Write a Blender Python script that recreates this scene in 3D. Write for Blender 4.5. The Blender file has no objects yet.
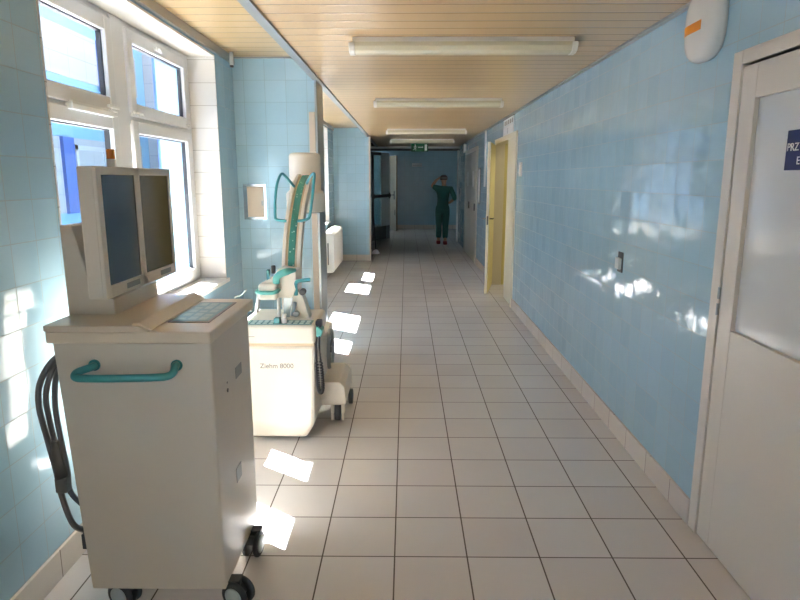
import bpy, bmesh, math, random
from mathutils import Vector, Matrix
random.seed(7)
C = bpy.context.scene.collection
sc = bpy.context.scene
PI = math.pi

# ------------------------------------------------------------------ camera, light, exposure
F_PX = 615.0
PITCH = math.atan(121 / F_PX)
YAW = math.atan(6.4 * math.cos(PITCH) / F_PX)
cd = bpy.data.cameras.new('camera'); cam = bpy.data.objects.new('camera', cd); C.objects.link(cam)
cam.location = (0, 0, 1.6); cam.rotation_euler = (PI / 2 - PITCH, 0, YAW)
cd.sensor_width = 36; cd.lens = F_PX / 800 * 36; cd.clip_start = 0.02; cd.clip_end = 300
sc.camera = cam
sc.view_settings.view_transform = 'Standard'; sc.view_settings.look = 'None'
sc.view_settings.gamma = 1; sc.view_settings.use_curve_mapping = False
sc.view_settings.exposure = 0.66
SKY = 0.62
SUN = 92.0
w = bpy.data.worlds.new('sky'); sc.world = w; w.use_nodes = True
wn = w.node_tree.nodes; wl = w.node_tree.links; wn.clear()
wo = wn.new('ShaderNodeOutputWorld'); bg = wn.new('ShaderNodeBackground')
sky = wn.new('ShaderNodeTexSky'); sky.sky_type = 'HOSEK_WILKIE'; sky.turbidity = 4.0; sky.ground_albedo = 0.4
SUN_DIR = Vector((0.595, -0.405, -1.0)).normalized()
sky.sun_direction = -SUN_DIR
bg.inputs[1].default_value = SKY
smx = wn.new('ShaderNodeMix'); smx.data_type = 'RGBA'; smx.inputs[0].default_value = 0.6
smx.inputs[7].default_value = (1.0, 0.98, 0.95, 1); wl.new(sky.outputs[0], smx.inputs[6])
wl.new(smx.outputs[2], bg.inputs[0]); wl.new(bg.outputs[0], wo.inputs[0])
sd = bpy.data.lights.new('sun', 'SUN'); sd.energy = SUN; sd.angle = math.radians(0.55); sd.color = (0.95, 0.98, 1.0)
so = bpy.data.objects.new('sun', sd); C.objects.link(so); so.location = (-6, 6, 9)
so.rotation_euler = SUN_DIR.to_track_quat('-Z', 'Y').to_euler()

# ------------------------------------------------------------------ materials
def lin(c):
    if isinstance(c, str):
        c = [int(c[i:i + 2], 16) / 255 for i in (0, 2, 4)]
    return tuple((v / 12.92 if v <= 0.04045 else ((v + 0.055) / 1.055) ** 2.4) for v in c) + (1.0,)

def mat(name, color, rough=0.5, metal=0.0, emit=None, emit_s=0.0, var=0.0, spec=0.5, bump=0.0, bscale=60):
    m = bpy.data.materials.new(name); m.use_nodes = True
    n = m.node_tree.nodes; l = m.node_tree.links; b = n['Principled BSDF']
    b.inputs['Base Color'].default_value = lin(color); b.inputs['Roughness'].default_value = rough
    b.inputs['Metallic'].default_value = metal; b.inputs['Specular IOR Level'].default_value = spec
    if emit: b.inputs['Emission Color'].default_value = lin(emit); b.inputs['Emission Strength'].default_value = emit_s
    if var > 0 or bump > 0:
        t = n.new('ShaderNodeTexCoord'); nz = n.new('ShaderNodeTexNoise'); nz.inputs['Scale'].default_value = 4 if bump == 0 else bscale
        nz.inputs['Detail'].default_value = 5; l.new(t.outputs['Object'], nz.inputs['Vector'])
        if var > 0:
            mx = n.new('ShaderNodeMix'); mx.data_type = 'RGBA'
            mx.inputs[6].default_value = lin(color); c2 = lin(color); mx.inputs[7].default_value = tuple(v * (1 - var) for v in c2[:3]) + (1,)
            l.new(nz.outputs['Fac'], mx.inputs[0]); l.new(mx.outputs[2], b.inputs['Base Color'])
        if bump > 0:
            bp = n.new('ShaderNodeBump'); bp.inputs['Strength'].default_value = bump; bp.inputs['Distance'].default_value = 0.01
            l.new(nz.outputs['Fac'], bp.inputs['Height']); l.new(bp.outputs[0], b.inputs['Normal'])
    return m

def tile_mat(name, c1, c2, grout, tw, th, ox=0.0, oz=0.0, oy=0.0, mortar=0.003, rough=0.1, wav=0.05, wscale=7, tilt=0.0, gbump=0.35, stain=0.0, spec=0.5):
    """square tiles laid in the plane of whichever way the face points (world metres)"""
    m = bpy.data.materials.new(name); m.use_nodes = True
    n = m.node_tree.nodes; l = m.node_tree.links; b = n['Principled BSDF']
    g = n.new('ShaderNodeNewGeometry')
    sp = n.new('ShaderNodeSeparateXYZ'); l.new(g.outputs['Position'], sp.inputs[0])
    ab = n.new('ShaderNodeVectorMath'); ab.operation = 'ABSOLUTE'; l.new(g.outputs['True Normal'], ab.inputs[0])
    sn = n.new('ShaderNodeSeparateXYZ'); l.new(ab.outputs[0], sn.inputs[0])
    def M(op, a, b_=None):
        q = n.new('ShaderNodeMath'); q.operation = op
        for i, v in enumerate((a, b_)):
            if v is None: continue
            if isinstance(v, (int, float)): q.inputs[i].default_value = v
            else: l.new(v, q.inputs[i])
        return q.outputs[0]
    nx = M('GREATER_THAN', sn.outputs[0], 0.7); nz_ = M('GREATER_THAN', sn.outputs[2], 0.7)
    px = M('ADD', sp.outputs[0], 50 * tw - ox); py = M('ADD', sp.outputs[1], 50 * tw - oy); pz = M('ADD', sp.outputs[2], 50 * th - oz)
    a = M('ADD', M('MULTIPLY', py, nx), M('MULTIPLY', px, M('SUBTRACT', 1.0, nx)))
    bb = M('ADD', M('MULTIPLY', py, nz_), M('MULTIPLY', pz, M('SUBTRACT', 1.0, nz_)))
    cv = n.new('ShaderNodeCombineXYZ'); l.new(a, cv.inputs[0]); l.new(bb, cv.inputs[1])
    br = n.new('ShaderNodeTexBrick'); br.offset = 0.0; br.squash = 1.0
    br.inputs['Scale'].default_value = 1.0; br.inputs['Brick Width'].default_value = tw; br.inputs['Row Height'].default_value = th
    br.inputs['Mortar Size'].default_value = mortar; br.inputs['Mortar Smooth'].default_value = 0.15; br.inputs['Bias'].default_value = 0.0
    br.inputs['Color1'].default_value = lin(c1); br.inputs['Color2'].default_value = lin(c2); br.inputs['Mortar'].default_value = lin(grout)
    l.new(cv.outputs[0], br.inputs['Vector'])
    col = br.outputs['Color']
    if stain > 0:
        s1 = n.new('ShaderNodeTexNoise'); s1.inputs['Scale'].default_value = 1.7; s1.inputs['Detail'].default_value = 6
        l.new(g.outputs['Position'], s1.inputs['Vector'])
        mr = n.new('ShaderNodeMapRange'); mr.inputs[1].default_value = 0.35; mr.inputs[2].default_value = 0.7; mr.inputs[3].default_value = 1.0; mr.inputs[4].default_value = 1 - stain
        l.new(s1.outputs['Fac'], mr.inputs[0])
        mm = n.new('ShaderNodeVectorMath'); mm.operation = 'SCALE'; l.new(col, mm.inputs[0]); l.new(mr.outputs[0], mm.inputs['Scale']); col = mm.outputs[0]
    l.new(col, b.inputs['Base Color'])
    rr = n.new('ShaderNodeMapRange'); rr.inputs[3].default_value = rough; rr.inputs[4].default_value = 0.7
    l.new(br.outputs['Fac'], rr.inputs[0]); l.new(rr.outputs[0], b.inputs['Roughness'])
    b.inputs['Specular IOR Level'].default_value = spec
    # gently uneven glaze and sunk joints
    nt = n.new('ShaderNodeTexNoise'); nt.inputs['Scale'].default_value = wscale; nt.inputs['Detail'].default_value = 1.5
    l.new(g.outputs['Position'], nt.inputs['Vector'])
    b1 = n.new('ShaderNodeBump'); b1.inputs['Strength'].default_value = wav; b1.inputs['Distance'].default_value = 0.02
    l.new(nt.outputs['Fac'], b1.inputs['Height'])
    if tilt > 0:
        cc = n.new('ShaderNodeCombineXYZ'); l.new(M('FLOOR', M('DIVIDE', a, tw)), cc.inputs[0]); l.new(M('FLOOR', M('DIVIDE', bb, th)), cc.inputs[1])
        wnz = n.new('ShaderNodeTexWhiteNoise'); wnz.noise_dimensions = '3D'; l.new(cc.outputs[0], wnz.inputs['Vector'])
        v1 = n.new('ShaderNodeVectorMath'); v1.operation = 'SUBTRACT'; l.new(wnz.outputs['Color'], v1.inputs[0]); v1.inputs[1].default_value = (.5, .5, .5)
        v2 = n.new('ShaderNodeVectorMath'); v2.operation = 'SCALE'; l.new(v1.outputs[0], v2.inputs[0]); v2.inputs['Scale'].default_value = tilt
        v3 = n.new('ShaderNodeVectorMath'); v3.operation = 'ADD'; l.new(v2.outputs[0], v3.inputs[0]); l.new(g.outputs['Normal'], v3.inputs[1])
        v4 = n.new('ShaderNodeVectorMath'); v4.operation = 'NORMALIZE'; l.new(v3.outputs[0], v4.inputs[0]); l.new(v4.outputs[0], b1.inputs['Normal'])
    iv = M('SUBTRACT', 1.0, br.outputs['Fac'])
    b2 = n.new('ShaderNodeBump'); b2.inputs['Strength'].default_value = gbump; b2.inputs['Distance'].default_value = 0.003
    l.new(iv, b2.inputs['Height']); l.new(b1.outputs[0], b2.inputs['Normal']); l.new(b2.outputs[0], b.inputs['Normal'])
    return m

def slat_mat(name, c1, c2, gap, pitch, off):
    m = bpy.data.materials.new(name); m.use_nodes = True
    n = m.node_tree.nodes; l = m.node_tree.links; b = n['Principled BSDF']
    g = n.new('ShaderNodeNewGeometry'); sp = n.new('ShaderNodeSeparateXYZ'); l.new(g.outputs['Position'], sp.inputs[0])
    def M(op, a, b_=None):
        q = n.new('ShaderNodeMath'); q.operation = op
        for i, v in enumerate((a, b_)):
            if v is None: continue
            if isinstance(v, (int, float)): q.inputs[i].default_value = v
            else: l.new(v, q.inputs[i])
        return q.outputs[0]
    t = M('DIVIDE', M('ADD', sp.outputs[1], 20 - off), pitch)
    fr = M('FRACT', t); idx = M('FLOOR', t)
    d = M('MULTIPLY', M('SUBTRACT', 0.5, M('ABSOLUTE', M('SUBTRACT', fr, 0.5))), pitch)
    mr = n.new('ShaderNodeMapRange'); mr.interpolation_type = 'SMOOTHSTEP'; mr.inputs[1].default_value = 0.003; mr.inputs[2].default_value = 0.007
    l.new(d, mr.inputs[0])
    wn_ = n.new('ShaderNodeTexWhiteNoise'); wn_.noise_dimensions = '1D'; l.new(idx, wn_.inputs['W'])
    mx = n.new('ShaderNodeMix'); mx.data_type = 'RGBA'; mx.inputs[6].default_value = lin(c1); mx.inputs[7].default_value = lin(c2); l.new(wn_.outputs['Value'], mx.inputs[0])
    m2 = n.new('ShaderNodeMix'); m2.data_type = 'RGBA'; m2.inputs[6].default_value = lin(gap); l.new(mx.outputs[2], m2.inputs[7]); l.new(mr.outputs[0], m2.inputs[0])
    l.new(m2.outputs[2], b.inputs['Base Color']); b.inputs['Roughness'].default_value = 0.28
    mh = n.new('ShaderNodeMapRange'); mh.interpolation_type = 'SMOOTHSTEP'; mh.inputs[1].default_value = 0.003; mh.inputs[2].default_value = 0.016; l.new(d, mh.inputs[0])
    b1 = n.new('ShaderNodeBump'); b1.inputs['Strength'].default_value = 0.6; b1.inputs['Distance'].default_value = 0.004
    l.new(mh.outputs[0], b1.inputs['Height']); l.new(b1.outputs[0], b.inputs['Normal'])
    return m

def glass_mat(name, tint=(1, 1, 1), refl=0.06):
    m = bpy.data.materials.new(name); m.use_nodes = True
    n = m.node_tree.nodes; l = m.node_tree.links; n.clear()
    o = n.new('ShaderNodeOutputMaterial'); t = n.new('ShaderNodeBsdfTransparent'); t.inputs[0].default_value = tint + (1,)
    gl = n.new('ShaderNodeBsdfGlossy'); gl.inputs['Roughness'].default_value = 0.02
    mx = n.new('ShaderNodeMixShader'); mx.inputs[0].default_value = refl
    l.new(t.outputs[0], mx.inputs[1]); l.new(gl.outputs[0], mx.inputs[2]); l.new(mx.outputs[0], o.inputs[0])
    return m

T = 0.1555
MAT = dict(
    floor=tile_mat('floor_tiles', 'dad6d4', 'd4cfcd', '584d47', 0.3125, 0.3125, ox=-0.0475, oy=2.392, mortar=0.0035, rough=0.24, wav=0.02, wscale=5, stain=0.06),
    blue=tile_mat('blue_wall_tiles', 'a3c2d1', '9dbdcd', '96a6ac', T, T, oz=0.125, oy=2.65, ox=1.337, mortar=0.002, rough=0.10, wav=0.13, wscale=8, tilt=0.03),
    bluebig=tile_mat('blue_pier_tiles', 'a6c5d3', 'a0c0cf', '8fa8b2', 0.172, 0.172, oz=2.39, oy=5.25, ox=-1.33, mortar=0.002, rough=0.1, wav=0.12, wscale=6, tilt=0.03),
    white_tile=tile_mat('white_reveal_tiles', 'dcd9d4', 'd6d2cc', '9f968c', 0.30, 0.162, oz=0.84, oy=0, ox=-1.71, mortar=0.002, rough=0.12, wav=0.05),
    skirt=tile_mat('skirting_tiles', 'd8d0c6', 'd2c9bf', '7d7067', 0.3125, 0.6, oz=-0.3, oy=2.55, ox=-0.0475, mortar=0.003, rough=0.2, wav=0.02),
    slat=slat_mat('ceiling_slats', 'bf9f74', 'b8986c', '5f4830', 0.155, 0.0),
    slat2=slat_mat('alcove_slats', 'c6a677', 'bf9f6f', '745a3a', 0.155, 0.07),
    upvc=mat('window_plastic', 'd9d7d4', 0.3), gasket=mat('gasket', '2c2c30', 0.5), glass=glass_mat('window_glass'),
    trim=mat('metal_trim', '9b9c9c', 0.35, 0.6), steel=mat('brushed_steel', 'a3abae', 0.32, 0.75, var=0.15), chrome=mat('chrome', 'd0d0d0', 0.12, 1.0),
    beige=mat('beige_strip', 'c9b9a4', 0.45), sill=mat('sill_stone', 'e4e0da', 0.2),
    cart=mat('cart_enamel', 'dad1c5', 0.38, var=0.05), cart_top=mat('cart_lid', 'dccfbd', 0.3), cream=mat('cream_plastic', 'e8dfd0', 0.35), cream_dark=mat('cream_plastic_shade', 'cdb796', 0.4),
    teal=mat('teal_plastic', '3f8f94', 0.3), teal2=mat('teal_grip', '5aa8a0', 0.35), tealpad=mat('keypad_film', '5d959b', 0.3), dispink=mat('display_marks', '8fb0aa', 0.3), key=mat('key_pale', 'cfe0dc', 0.35),
    screen=mat('dark_screen', '1d1f24', 0.08), bezel=mat('monitor_bezel', 'ddd4c7', 0.35), greylabel=mat('grey_label', '8b8b86', 0.4),
    rubber=mat('grey_rubber', '45484b', 0.55), hub=mat('caster_hub', 'b9c2c2', 0.35), cable=mat('grey_cable', '626365', 0.5), black=mat('black_plastic', '18181a', 0.4),
    orange=mat('orange_lens', 'd8791c', 0.25), orange_tape=mat('orange_sticker', 'e08a1e', 0.4), whitep=mat('white_plastic', 'eeece8', 0.25),
    lampw=mat('lamp_cap', 'ece6dc', 0.35), diff=mat('lamp_diffuser', 'd3c9ac', 0.3),
    door=mat('door_paint', 'ddd5ca', 0.28, var=0.03), frost=mat('frosted_panel', 'd6d6d4', 0.14), doorcream=mat('cream_paint', 'e5dcc4', 0.35, var=0.06), yellow=mat('yellow_paint', 'e0d088', 0.5, var=0.12),
    navy=mat('navy_sign', '141f55', 0.45, spec=0.25), white=mat('white_paint', 'f2f2f0', 0.4), green=mat('exit_green', '0f5a32', 0.3), inkgrey=mat('grey_ink', '857e74', 0.5), ink=mat('dark_ink', '33363c', 0.5),
    far=mat('grey_door', 'b9b5ab', 0.35), fardark=mat('dark_metal_frame', '4a4640', 0.4), alu=mat('aluminium_frame', '8f9498', 0.4, 0.4), palestile=mat('pale_door_paint', 'e3eaec', 0.35),
    tintglass=glass_mat('door_glass', (0.55, 0.62, 0.62), 0.08), farbeige=mat('beige_door', '857d6d', 0.4),
    rad=mat('radiator_enamel', 'ebe6dc', 0.3), fac_white=tile_mat('facade_white', 'a4a7b0', 'a0a3ac', '9094a0', 0.9, 0.6, mortar=0.012, rough=0.6, wav=0.0, gbump=0.1, spec=0.2),
    fac_blue=mat('facade_light_blue', '7da8cc', 0.6), fac_dark=mat('facade_dark_blue', '3d5fa6', 0.6), fac_frame=mat('facade_frames', 'b4b8c2', 0.5), fac_glass=mat('facade_glass', '8492a4', 0.15),
    ground=mat('courtyard_lawn', '3c482f', 0.95, var=0.3), plaster=mat('plaster', 'dcd6cb', 0.8),
    scrub=mat('green_scrubs', '286159', 0.8, bump=0.25, bscale=30), skin=mat('skin', 'b98a6c', 0.5), hair=mat('hair', '3f2b20', 0.6), cap=mat('surgical_cap', '8a7f74', 0.8), clog=mat('red_clogs', '8f2f2a', 0.45),
)
def scale_strip():
    m = mat('scale_strip', '2a7f74', 0.4); n = m.node_tree.nodes; l = m.node_tree.links; b = n['Principled BSDF']
    t = n.new('ShaderNodeTexCoord'); v = n.new('ShaderNodeTexVoronoi'); v.inputs['Scale'].default_value = 38
    l.new(t.outputs['Object'], v.inputs['Vector'])
    r = n.new('ShaderNodeValToRGB'); r.color_ramp.elements[0].position = 0.16; r.color_ramp.elements[1].position = 0.24
    r.color_ramp.elements[0].color = lin('b5d6cc'); r.color_ramp.elements[1].color = lin('2a7f74')
    l.new(v.outputs['Distance'], r.inputs[0]); l.new(r.outputs[0], b.inputs['Base Color'])
    return m
MAT['scale'] = scale_strip()

# ------------------------------------------------------------------ mesh helpers
def new(): return bmesh.new()
def box(bm, x0, x1, y0, y1, z0, z1, bev=0.0, seg=2):
    t = bmesh.new()
    vs = [t.verts.new((x, y, z)) for x in (x0, x1) for y in (y0, y1) for z in (z0, z1)]
    for f in ((0, 1, 3, 2), (4, 6, 7, 5), (0, 4, 5, 1), (2, 3, 7, 6), (0, 2, 6, 4), (1, 5, 7, 3)):
        t.faces.new([vs[i] for i in f])
    if bev: bmesh.ops.bevel(t, geom=list(t.edges), offset=bev, segments=seg, affect='EDGES', profile=0.5)
    merge(bm, t); return bm
def merge(bm, t, M=None):
    if M is not None: bmesh.ops.transform(t, matrix=M, verts=t.verts)
    mp = {}
    for v in t.verts: mp[v] = bm.verts.new(v.co)
    for f in t.faces:
        try: nf = bm.faces.new([mp[v] for v in f.verts]); nf.smooth = f.smooth
        except ValueError: pass
    t.free()
def tube(bm, pts, r, n=10, closed=False, cap=True):
    pts = [Vector(p) for p in pts]; rings = []; N = len(pts)
    up = None
    for i, p in enumerate(pts):
        a = pts[(i - 1) % N] if (closed or i > 0) else p
        b = pts[(i + 1) % N] if (closed or i < N - 1) else p
        d = (b - a).normalized()
        if up is None:
            up = d.orthogonal().normalized()
        else:
            up = (up - d * up.dot(d)); up = up.normalized() if up.length > 1e-6 else d.orthogonal().normalized()
        s = d.cross(up); rr = r[i] if isinstance(r, (list, tuple)) else r
        rings.append([bm.verts.new(p + (up * math.cos(2 * PI * k / n) + s * math.sin(2 * PI * k / n)) * rr) for k in range(n)])
    for i in range(N if closed else N - 1):
        A, B = rings[i], rings[(i + 1) % N]
        for k in range(n):
            f = bm.faces.new((A[k], A[(k + 1) % n], B[(k + 1) % n], B[k])); f.smooth = True
    if cap and not closed:
        bm.faces.new(rings[0][::-1]); bm.faces.new(rings[-1])
    return bm
def spline(pts, k=6):
    P = [Vector(p) for p in pts]; out = []
    for i in range(len(P) - 1):
        p0 = P[max(i - 1, 0)]; p1 = P[i]; p2 = P[i + 1]; p3 = P[min(i + 2, len(P) - 1)]
        for j in range(k):
            t = j / k
            out.append(0.5 * ((2 * p1) + (p2 - p0) * t + (2 * p0 - 5 * p1 + 4 * p2 - p3) * t * t + (3 * p1 - p0 - 3 * p2 + p3) * t ** 3))
    out.append(P[-1]); return out
def cyl(bm, c, r, h, axis='z', n=24, bev=0.0, r2=None):
    c = Vector(c); prof = []
    r2 = r if r2 is None else r2
    if bev: prof = [(0, 0), (r - bev, 0), (r - bev * .3, bev * .3), (r, bev), (r2, h - bev), (r2 - bev * .3, h - bev * .3), (r2 - bev, h), (0, h)]
    else: prof = [(0, 0), (r, 0), (r2, h), (0, h)]
    return lathe(bm, c, prof, axis, n, bev > 0)
def lathe(bm, c, prof, axis='z', n=24, smooth=True):
    c = Vector(c); rings = []
    def P(rad, hh, a):
        u, v = rad * math.cos(a), rad * math.sin(a)
        return c + (Vector((u, v, hh)) if axis == 'z' else Vector((hh, u, v)) if axis == 'x' else Vector((v, hh, u)))
    for rad, hh in prof:
        if rad < 1e-7: rings.append([bm.verts.new(P(0, hh, 0))])
        else: rings.append([bm.verts.new(P(rad, hh, 2 * PI * k / n)) for k in range(n)])
    for A, B in zip(rings, rings[1:]):
        for k in range(n):
            k2 = (k + 1) % n
            if len(A) == 1 and len(B) == 1: continue
            vs = (A[0], B[k2], B[k]) if len(A) == 1 else (A[k], A[k2], B[0]) if len(B) == 1 else (A[k], A[k2], B[k2], B[k])
            f = bm.faces.new(vs); f.smooth = smooth
    return bm
def prism(bm, poly, axis, a, b, bev=0.0):
    """poly of 2-D points extruded along axis from a to b (x: (y,z), y: (x,z), z: (x,y))"""
    t = bmesh.new()
    def P(p, q): return (q, p[0], p[1]) if axis == 'x' else (p[0], q, p[1]) if axis == 'y' else (p[0], p[1], q)
    A = [t.verts.new(P(p, a)) for p in poly]; B = [t.verts.new(P(p, b)) for p in poly]; n = len(poly)
    t.faces.new(A[::-1]); t.faces.new(B)
    for i in range(n): t.faces.new((A[i], A[(i + 1) % n], B[(i + 1) % n], B[i]))
    bmesh.ops.recalc_face_normals(t, faces=t.faces)
    if bev: bmesh.ops.bevel(t, geom=list(t.edges), offset=bev, segments=2, affect='EDGES', profile=0.5)
    merge(bm, t); return bm
def origin(o):
    v = Vector((0, 0, 0))
    while o is not None: v = v + o.location; o = o.parent
    return v
def obj(name, bm, m, parent=None, base=None, fix=True):
    """link a mesh built in world metres as one object"""
    if fix: bmesh.ops.recalc_face_normals(bm, faces=bm.faces)
    me = bpy.data.meshes.new(name)
    off = origin(parent) if parent is not None else Vector(base) if base is not None else Vector((0, 0, 0))
    bmesh.ops.translate(bm, vec=-off, verts=bm.verts)
    bm.to_mesh(me); bm.free()
    me.materials.append(MAT[m] if isinstance(m, str) else m)
    o = bpy.data.objects.new(name, me); C.objects.link(o)
    if parent is not None: o.parent = parent
    else: o.location = off
    return o
def B(name, m, parent, *bx, bev=0.0, base=None):
    bm = new()
    for b in bx: box(bm, *b, bev=bev)
    return obj(name, bm, m, parent, base)
def thing(name, label, cat, loc, group=None, kind=None):
    o = bpy.data.objects.new(name, None); C.objects.link(o); o.location = loc; o.empty_display_size = 0.1
    return tag(o, label, cat, group, kind)
def tag(o, label, cat, group=None, kind=None):
    if label: o['label'] = label
    if cat: o['category'] = cat
    if group: o['group'] = group
    if kind: o['kind'] = kind
    return o
def struct(o, label=None, cat=None): return tag(o, label, cat, None, 'structure')
def dup(root, loc, label=None):
    r = root.copy(); C.objects.link(r); r.location = loc
    if label: r['label'] = label
    for ch in list(root.children):
        c = ch.copy(); C.objects.link(c); c.parent = r
        for g in ch.children:
            d = g.copy(); C.objects.link(d); d.parent = c
    return r
def text_bm(s, size, M, ext=0.0006, spacing=1.0):
    cu = bpy.data.curves.new('t', 'FONT'); cu.body = s; cu.size = size; cu.extrude = ext; cu.space_character = spacing; cu.offset = size * .008
    o = bpy.data.objects.new('t', cu); C.objects.link(o)
    bpy.context.view_layer.update()
    me = bpy.data.meshes.new_from_object(o.evaluated_get(bpy.context.evaluated_depsgraph_get()))
    bm = new(); bm.from_mesh(me); bmesh.ops.transform(bm, matrix=M, verts=bm.verts)
    bpy.data.objects.remove(o); bpy.data.curves.remove(cu); bpy.data.meshes.remove(me)
    return bm
def frame4(px, ux, uy):   # matrix from origin, x direction, y direction
    ux = Vector(ux); uy = Vector(uy); uz = ux.cross(uy)
    return Matrix(((ux.x, uy.x, uz.x, px[0]), (ux.y, uy.y, uz.y, px[1]), (ux.z, uy.z, uz.z, px[2]), (0, 0, 0, 1)))

# ------------------------------------------------------------------ setting
XR = 1.337; XL = -1.416; XO = -1.86; XW = -1.60; XP = -0.74
ZC = 2.403; ZA = 2.568; Y0 = -6.0; YE = 16.0; YF = 20.2
WZ0, WZ1 = 0.84, 2.495
NICHES = [(-5.2, -2.94), (-1.9, 0.36), (2.51, 4.77), (5.77, 8.03), (9.10, 11.36)]

struct(B('floor', 'floor', None, (-4.0, 3.6, Y0, YF, -0.12, 0.0)), 'beige square floor tiles running down the corridor', 'floor')
struct(B('ceiling', 'slat', None, (XP, XR + .3, Y0, YE, ZC, ZC + .2)), 'tan slatted ceiling over the corridor', 'ceiling')
struct(B('ceiling_alcove', 'slat2', None, (XO, XP, Y0, 12.2, ZA, ZA + .06)), 'higher tan slatted ceiling along the window bays', 'ceiling')
struct(B('ceiling_far', 'plaster', None, (-4, 3.6, YE, YF + .2, 2.55, 2.65), (-4, XP, 12.55, YE, 2.5, 2.6)), 'ceiling of the dark lobby', 'ceiling')
# left wall with window niches
bm = new(); ys = Y0
for a, b in NICHES:
    box(bm, XO, XL, ys, a, 0, ZA); box(bm, XO, XL, a, b, 0, WZ0 - .02); box(bm, XO, XL, a, b, WZ1, ZA); ys = b
box(bm, XO, XL, ys, 12.2, 0, ZA)
struct(obj('wall_left', bm, 'blue'), 'pale blue tiled wall with the windows', 'wall')
bm = new(); ys = Y0 - .2
for a, b in NICHES:
    box(bm, XO - .02, XO, ys, a, -3, 2.6); box(bm, XO - .02, XO, a, b, -3, WZ0 - .02); box(bm, XO - .02, XO, a, b, WZ1, 2.6); ys = b
box(bm, XO - .02, XO, ys, 12.3, -3, 2.6); box(bm, XO - .02, XO, 12.3, 22, -3, -.12)
struct(obj('wall_added_cladding', bm, 'fac_dark'), 'unseen dark blue cladding added outside the window wall to cut sun bounce', 'wall')  # added unseen, dark so less sun bounces onto the building opposite
# white tiled reveals, one lining per niche
for i, (a, b) in enumerate(NICHES):
    bm = new()
    box(bm, XW - .02, XL + .003, b - .012, b, WZ0, WZ1); box(bm, XW - .02, XL + .003, a, a + .012, WZ0, WZ1)
    struct(obj('trim_%d' % (20 + i), bm, 'white_tile'), 'white tiled window reveal', 'reveal')
    struct(B('trim_%d' % (30 + i), 'sill', None, (XW - .05, XL + .03, a, b, WZ0 - .03, WZ0), bev=.004), 'white window sill', 'sill')
    struct(B('trim_%d' % (40 + i), 'plaster', None, (XW - .02, XL + .002, a, b, WZ1 - .012, WZ1)), 'white window head', 'reveal')
# unseen eave above the windows, its reach shaped to end the sun patches indoors
struct(B('trim_50', 'fac_dark', None, (-2.09, XO, Y0, 22, 2.60, 2.78)), 'unseen eave above the windows, shaped to cut the sun', 'eave')
struct(B('roof', 'plaster', None, (XO, 4, Y0 - .2, 20.6, 2.78, 2.9)), 'roof slab', 'roof')
# piers between the bays
struct(B('wall_pier', 'bluebig', None, (XL, XP, 5.25, 5.62, 0, ZA)), 'blue tiled pier between the window bays', 'wall')
struct(B('wall_pier_far', 'bluebig', None, (XL, -0.70, 12.2, 12.55, 0, ZA)), 'blue tiled pier at the end of the window bays', 'wall')
struct(B('trim_1', 'steel', None, (XP, XP + .006, 5.245, 5.625, 0.10, ZC), (XP - .012, XP + .006, 5.240, 5.25, 0.10, ZC)), 'steel corner guard on the pier', 'corner guard')
struct(B('trim_2', 'beige', None, (XP - .062, XP - .012, 5.236, 5.25, 0.11, 2.14), bev=.002), 'beige upright strip on the pier', 'strip')
struct(B('trim_3', 'beige', None, (-0.70 - .03, -0.697, 12.194, 12.2, 0.11, ZC)), 'beige edge strip on the far pier', 'strip')
# fascia between the two ceiling heights + grey track below it
struct(B('trim_4', 'trim', None, (XP - .02, XP, Y0, YE, ZC, ZA)), 'fascia between the ceilings', 'fascia')
struct(B('trim_5', 'trim', None, (XP - .025, XP + .03, Y0, YE, ZC - .014, ZC)), 'grey metal edge track of the corridor ceiling', 'track')
struct(B('trim_6', 'trim', None, (XR - .03, XR, Y0, YE, ZC - .014, ZC), ), 'grey metal ceiling edge along the right wall', 'track')
struct(B('trim_7', 'trim', None, (XL, XL + .02, Y0, 12.2, ZA - .058, ZA), (XL, XP, 5.23, 5.25, ZA - .012, ZA), (XL, XP, 12.18, 12.2, ZA - .012, ZA)), 'grey ceiling edge in the alcove', 'track')
# right wall with the doorway of the yellow room
DY0, DY1, DZ = 7.66, 9.42, 2.12
bm = new(); box(bm, XR, XR + .3, Y0, 1.50, 0, 2.6); box(bm, XR, XR + .3, 1.50, 2.59, 2.045, 2.6); box(bm, XR, XR + .3, 2.59, DY0, 0, 2.6); box(bm, XR, XR + .3, DY1, YE, 0, 2.6); box(bm, XR, XR + .3, DY0, DY1, DZ, 2.6)
struct(obj('wall_right', bm, 'blue'), 'long glossy blue tiled wall', 'wall')
# end walls
struct(B('wall_back', 'blue', None, (-1.9, -1.3, Y0 - .2, Y0, 0, 2.8), (1.25, 1.7, Y0 - .2, Y0, 0, 2.8), (-1.3, 1.25, Y0 - .2, Y0, 2.38, 2.8)), 'wall behind the camera', 'wall')
struct(B('wall_far', 'blue', None, (-4, 3.6, YF, YF + .2, 0, 2.6), (-4.1, -4, 12.4, YF, 0, .9), (-4.1, -4, 12.4, YF, 2.3, 2.6), (-4.1, -4, 12.4, 17.1, .9, 2.3), (-4.1, -4, 18.8, YF, .9, 2.3), (3.6, 3.7, YE, YF, 0, 2.6), (XR + .3, 3.7, YE, YE + .1, 0, 2.6), (-4, XL, 12.3, 12.5, 0, 2.6)), 'dim blue tiled wall of the far lobby', 'wall')  # unseen opening in the left side wall added to light the lobby
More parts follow.
